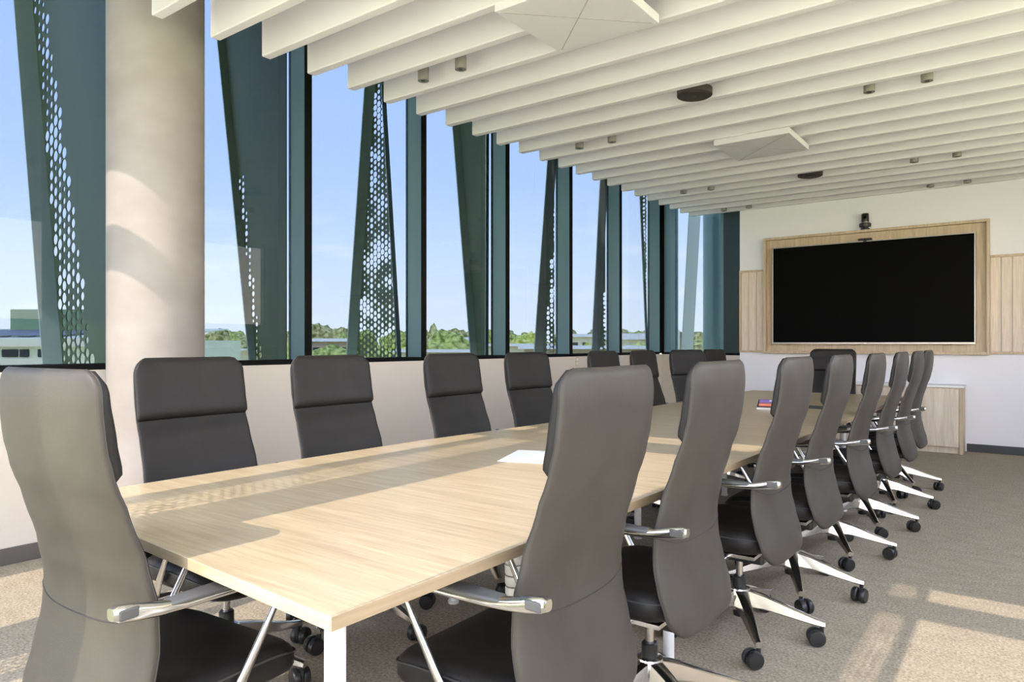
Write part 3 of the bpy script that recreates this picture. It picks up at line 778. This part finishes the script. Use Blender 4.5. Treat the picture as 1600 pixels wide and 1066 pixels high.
sl = math.atan2(.044, .15)
o = obj('display', box((-.105, -.068, 0), (.105, .068, .002)), m_ui, tp); o.location = (0, 0, .0415); o.rotation_euler = (sl, 0, 0)
o = obj('front_edge', box((-.115, -.078, .002), (.115, -.0752, .017)), M['bezel'], tp)
o = obj('tile', box((-.035, -.02, 0), (.02, .015, .0012)), M['white_metal'], tp); o.location = (-.02, .045*math.cos(sl), .0415+.045*math.sin(sl)+.0022); o.rotation_euler = (sl, 0, 0); o.scale = (.6, .6, 1)
p = at_z(1277, 638, TZ)
cbx = empty('cable_hatch', (p.x, p.y, TZ), .2); tag(cbx, 'thin dark cable hatch flaps lying on the table before the far chair', 'cable hatch')
obj('flap', box((-.13, .03, .004), (.13, .07, .012), .002), M['black'], cbx); obj('flap', box((-.13, -.06, .001), (.13, -.035, .010), .002), M['black'], cbx)
obj('tray', box((-.11, -.035, .0005), (.11, .03, .003)), M['gap'], cbx)

# ------------------------------------------------------------------ outside: ground, buildings, trees
GZ = -7.0
M['grass'] = material('outside_grass', (.55, .58, .20), .95, spec=.1, noise=((.02, .02, .02), 6, (.88, .82, .48), .4, .62))
M['leaf'] = [material('foliage_%s' % n_, c1, .9, spec=.1, noise=((17, 17, 17), 6, c2, .36, .62)) for n_, c1, c2 in
             (('olive', (.17, .17, .05), (.86, .78, .34)), ('green', (.17, .21, .04), (.82, .84, .26)), ('lime', (.42, .44, .05), (.98, .95, .30)), ('dark', (.12, .14, .05), (.60, .60, .28)))]
M['bark'] = material('bark', (.20, .15, .11), .9)
M['roof_white'] = material('white_sheet_roof', (.96, .84, .60), .7, noise=((1, 1, 1), 2, (.98, .88, .66), .3, .7))
M['brick'] = material('pale_brick', (.55, .40, .28), .8, noise=((2, 2, 4), 3, (.64, .50, .38), .3, .7))
M['pale_green'] = material('pale_green_sheet', (.86, .86, .58), .5, noise=((.5, .5, .5), 3, (.92, .92, .66), .3, .7))
M['mid_green'] = material('mid_green_sheet', (.26, .38, .20), .5)
M['solar'] = material('solar_panel_blue', (.20, .21, .22), .5)
M['dark_win'] = material('dark_window', (.03, .035, .035), .3)
gr = obj('trim_5', box((-1500, -400, GZ-1), (900, 2000, GZ)), M['grass']); struct(gr, 'open green ground far below the windows')

def crown_mesh(seed, blobs, rough=.28):
    rnd = random.Random(seed); bm = bmesh.new()
    for (cx, cy, cz, r, sz) in blobs:
        q = bmesh.ops.create_icosphere(bm, subdivisions=3, radius=1)
        for v in q['verts']:
            n_ = v.co.normalized()
            k = 1+rough*mnoise.noise(n_*2.3+Vector((seed, cx, cz)))+rough*.7*mnoise.noise(n_*6+Vector((seed, cy, cz)))+rough*.5*mnoise.noise(n_*13+Vector((cz, cy, seed)))
            v.co = Vector((cx+n_.x*r*k, cy+n_.y*r*k, cz+n_.z*r*sz*k))
    return mesh_from_bm('crown', bm)
kinds = {}
def tree_kind(name, seed, blobs, mat, trunk):
    cmz = crown_mesh(seed, blobs); cmz.materials.append(mat)
    tmz = mesh_from_bm('trunk', cyl((0, 0, 0), (0, 0, trunk), .035, .02, 8)); tmz.materials.append(M['bark'])
    kinds[name] = (cmz, tmz)
# unit trees: height 1
tree_kind('gum', 1, [(0, 0, .70, .26, .9), (.17, .05, .62, .19, .9), (-.18, -.03, .60, .2, .85), (.03, .1, .84, .16, .9), (-.08, .02, .47, .2, .8), (.12, -.05, .45, .17, .8)], M['leaf'][0], .6)
tree_kind('bushy', 2, [(0, 0, .62, .33, 1.0), (.18, 0, .45, .24, .9), (-.2, .04, .46, .24, .9), (0, .1, .3, .28, .8)], M['leaf'][1], .5)
tree_kind('lime', 3, [(0, 0, .6, .34, 1.0), (.2, 0, .4, .25, .9), (-.2, 0, .42, .25, .9), (0, 0, .25, .3, .8)], M['leaf'][2], .5)
tree_kind('dark', 4, [(0, 0, .66, .28, 1.1), (.15, .04, .5, .22, 1), (-.15, 0, .48, .22, 1), (0, 0, .33, .26, .8)], M['leaf'][3], .5)
tree_kind('poplar', 5, [(0, 0, .35, .12, 2.2), (.01, 0, .6, .11, 2.4), (0, 0, .82, .07, 2.4)], M['leaf'][0], .4)
def tree(kind, px, py_top, dist, label, group=None, name='tree', ground=GZ, widen=1):
    top = at_depth(px, py_top, dist); h = top.z-ground
    PLACED.append((top.x, top.y, h*.36*widen))
    r_ = empty(name, (top.x, top.y, ground), random.uniform(0, 6.28)); tag(r_, label, 'tree', group)
    c = obj('crown', kinds[kind][0], None, r_); t = obj('trunk', kinds[kind][1], None, r_)
    for q in (c, t): q.scale = (h*widen, h*widen, h)
    return r_
PLACED = []            # (x, y, radius) of everything that stands outside
def free(x, y, r): return all((x-a)**2+(y-b)**2 > (r+q)**2 for a, b, q in PLACED)
def house(px, py_eave, dist, wid, dep, label, wall, roof, py_top=None, rot=0, win=4):
    p = at_depth(px, py_eave, dist); h = p.z-GZ
    PLACED.append((p.x, p.y, math.hypot(wid, dep)*.5))
    r_ = empty('house', (p.x, p.y, GZ), TH+rot); tag(r_, label, 'building')
    obj('walls', box((-wid/2, -dep/2, 0), (wid/2, dep/2, h)), wall, r_)
    rh = (py_eave-(py_top if py_top else py_eave-6))/F*dist
    obj('roof', prism([(-dep/2-.5, h), (0, h+rh), (dep/2+.5, h)], 'x', -wid/2-.5, wid/2+.5), roof, r_)
    for k in range(win):
        xx = -wid/2+wid*(k+.5)/win; obj('window', box((xx-wid/win*.3, -dep/2-.08, h-2.2), (xx+wid/win*.3, -dep/2, h-.9)), M['dark_win'], r_)
house(334, 549, 60, 5, 5, 'low white roofed building just right of the concrete column', M['roof_white'], M['roof_white'], 545)
house(523, 534, 110, 6, 5, 'small white gabled roof among trees left of the perforated fin', M['brick'], M['roof_white'], 529)
house(716, 533, 100, 7, 6, 'pale brick house beyond the third window', M['brick'], M['roof_white'], 527)
house(690, 550, 60, 7, 5, 'long low white roof at the foot of the third window', M['roof_white'], M['roof_white'], 546)
house(908, 545, 50, 8, 6, 'orange brick house with shallow roof beyond the fifth window', M['brick'], M['roof_white'], 540)
house(922, 527, 120, 8, 6, 'white flat building between trees beyond the fifth window', M['roof_white'], M['roof_white'], 522)
house(994, 531, 90, 8, 6, 'white building behind the spiky palm', M['roof_white'], M['roof_white'], 521)
house(806, 541, 75, 7, 6, 'white shed roof at the left of the fourth window', M['roof_white'], M['roof_white'], 537)
tree('gum', 503, 505, 120, 'tall rounded gum tree at the left of the perforated fin window')
tree('gum', 526, 511, 165, 'second rounded gum tree just left of the perforated fin')
tree('gum', 335, 513, 120, 'gum tree in the gap right of the concrete column')
tree('bushy', 354, 518, 150, 'bushy green tree beside the broad solid fin')
tree('poplar', 677, 507, 110, 'slim upright poplar beyond the third window')
tree('bushy', 703, 514, 85, 'rounded tree with tall crown beyond the third window')
tree('gum', 720, 513, 130, 'gum tree just left of the solid third fin')
tree('lime', 828, 517, 90, 'leafy yellow green tree beyond the fourth window')
TG = 'small trees of the treeline beyond the windows'
rnd = random.Random(21)
WORD = {'gum': 'olive gum tree', 'bushy': 'dense bushy tree', 'dark': 'dark tree', 'lime': 'lime green tree'}
def where(px):
    for lim, t in ((487, 'beyond the window next to the column'), (665, 'beyond the window with the honeycomb fin'), (797, 'beyond the window left of the solid third fin'), (895, 'beyond the window with the pale flange fin'), (975, 'beyond the window left of the slim pale fin'), (1040, 'beyond the last window before the corner')):
        if px < lim: return t
    return 'beyond the skewed corner window'
for i in range(900):
    px = rnd.uniform(318, 1100); far = rnd.random() < .38
    d = rnd.uniform(110, 330) if far else rnd.uniform(48, 115)
    top = rnd.uniform(512, 525) if far else rnd.uniform(527, 543)
    k = rnd.choice(['gum', 'bushy', 'dark', 'gum']) if far else rnd.choice(['bushy', 'lime', 'gum', 'lime'])
    p = at_depth(px, top, d); r = (p.z-GZ)*.46
    if not free(p.x, p.y, r) or len(PLACED) > 105: continue
    tree(k, px, top, d, WORD[k]+(' far off ' if far else ' low ')+where(px), TG)

# spiky yellow-green palm near the corner
pm = at_depth(1003, 552, 34); PLACED.append((pm.x, pm.y, 2)); palm = empty('palm', (pm.x, pm.y, GZ)); tag(palm, 'yellow green spiky palm outside near the far corner', 'palm')
obj('trunk', cyl((0, 0, 0), (0, 0, 7.0), .22, .16, 10), M['bark'], palm)
fb = bmesh.new()
for i in range(6):
    u = i/5
    zc = .9*u-.55*u*u*1.3; xc = 1.45*u; ww = .10*math.sin(PI*min(1, .12+u*.9))+.004
    pass
fr_r = [[(1.45*u, -(.11*math.sin(PI*min(.99, .1+.9*u))+.004), .85*u-.75*u*u-.03), (1.45*u, 0, .85*u-.75*u*u+.015), (1.45*u, (.11*math.sin(PI*min(.99, .1+.9*u))+.004), .85*u-.75*u*u-.03)] for u in [k/7 for k in range(8)]]
add_rings(fb, fr_r, closed=False); fm = mesh_from_bm('frond', fb); fm.materials.append(M['leaf'][2])
for k in range(26):
    o = obj('frond', fm, None, palm); o.location = (0, 0, 6.95); o.rotation_euler = (0, -rnd.uniform(-.25, 1.0), k*2.399)

# tall white rooftop cabinet close to the corner window
p = at_depth(1055, 516, 22)
rc = empty('rooftop_cabinet', (p.x, p.y, GZ), TH); tag(rc, 'tall narrow white cabinet outside the far corner window', 'cabinet')
obj('body', box((-.11, -.2, 0), (.11, .2, p.z-GZ), .03), M['roof_white'], rc); obj('cap', box((-.06, -.15, p.z-GZ), (.06, .15, p.z-GZ+.12), .02), M['roof_white'], rc)
obj('side_post', box((.13, -.1, 0), (.19, .1, p.z-GZ-.05), .01), M['lamp_grey'], rc)

# neighbouring pale green building at far left
D0 = 26.0
nb = empty('neighbour_building', tuple(at_depth(30, 537.5, D0).xy)+(GZ,), TH); tag(nb, 'pale green neighbouring building with solar panels on its roof', 'building')
def zpx(y): return EYE+(CY-y)/F*D0-GZ
def xpx(x): return (x-30)/F*D0
obj('walls', box((xpx(-260), 0, 0), (xpx(230), 9, zpx(531)), .02), M['pale_green'], nb)
obj('fascia', box((xpx(-260), -.25, zpx(542)), (xpx(232), 0, zpx(529)), .02), M['roof_white'], nb)
obj('lower_ledge', box((xpx(-260), -.6, zpx(570)), (xpx(232), 0, zpx(560)), .02), M['roof_white'], nb)
rs = obj('roof', prism([(0, zpx(530)), (7.5, zpx(507)), (7.5, zpx(509)), (0, zpx(532))], 'x', xpx(-260), xpx(230)), M['pale_green'], nb)
slope = math.atan2(zpx(507)-zpx(530), 7.5)
for k in range(6):
    o = obj('solar_panel', box((-.42, 0, .03), (.42, 4.2, .08), .01, 1), M['solar'], nb); o.location = (xpx(45)-k*.98, 1.0, zpx(530)+1.0*math.tan(slope)); o.rotation_euler = (slope, 0, .0)
obj('plant_room', box((xpx(-150), 5.5, zpx(512)), (xpx(32), 8.5, zpx(472)), .02), M['mid_green'], nb)
obj('vent_box', box((xpx(70), 6, zpx(512)), (xpx(83), 7, zpx(494)), .02), M['pale_green'], nb)
for xa, xb in ((-40, -5), (4, 29), (32, 46), (60, 82)):
    obj('window', box((xpx(xa), -.06, zpx(558)), (xpx(xb), .0, zpx(546)), .02), M['dark_win'], nb)
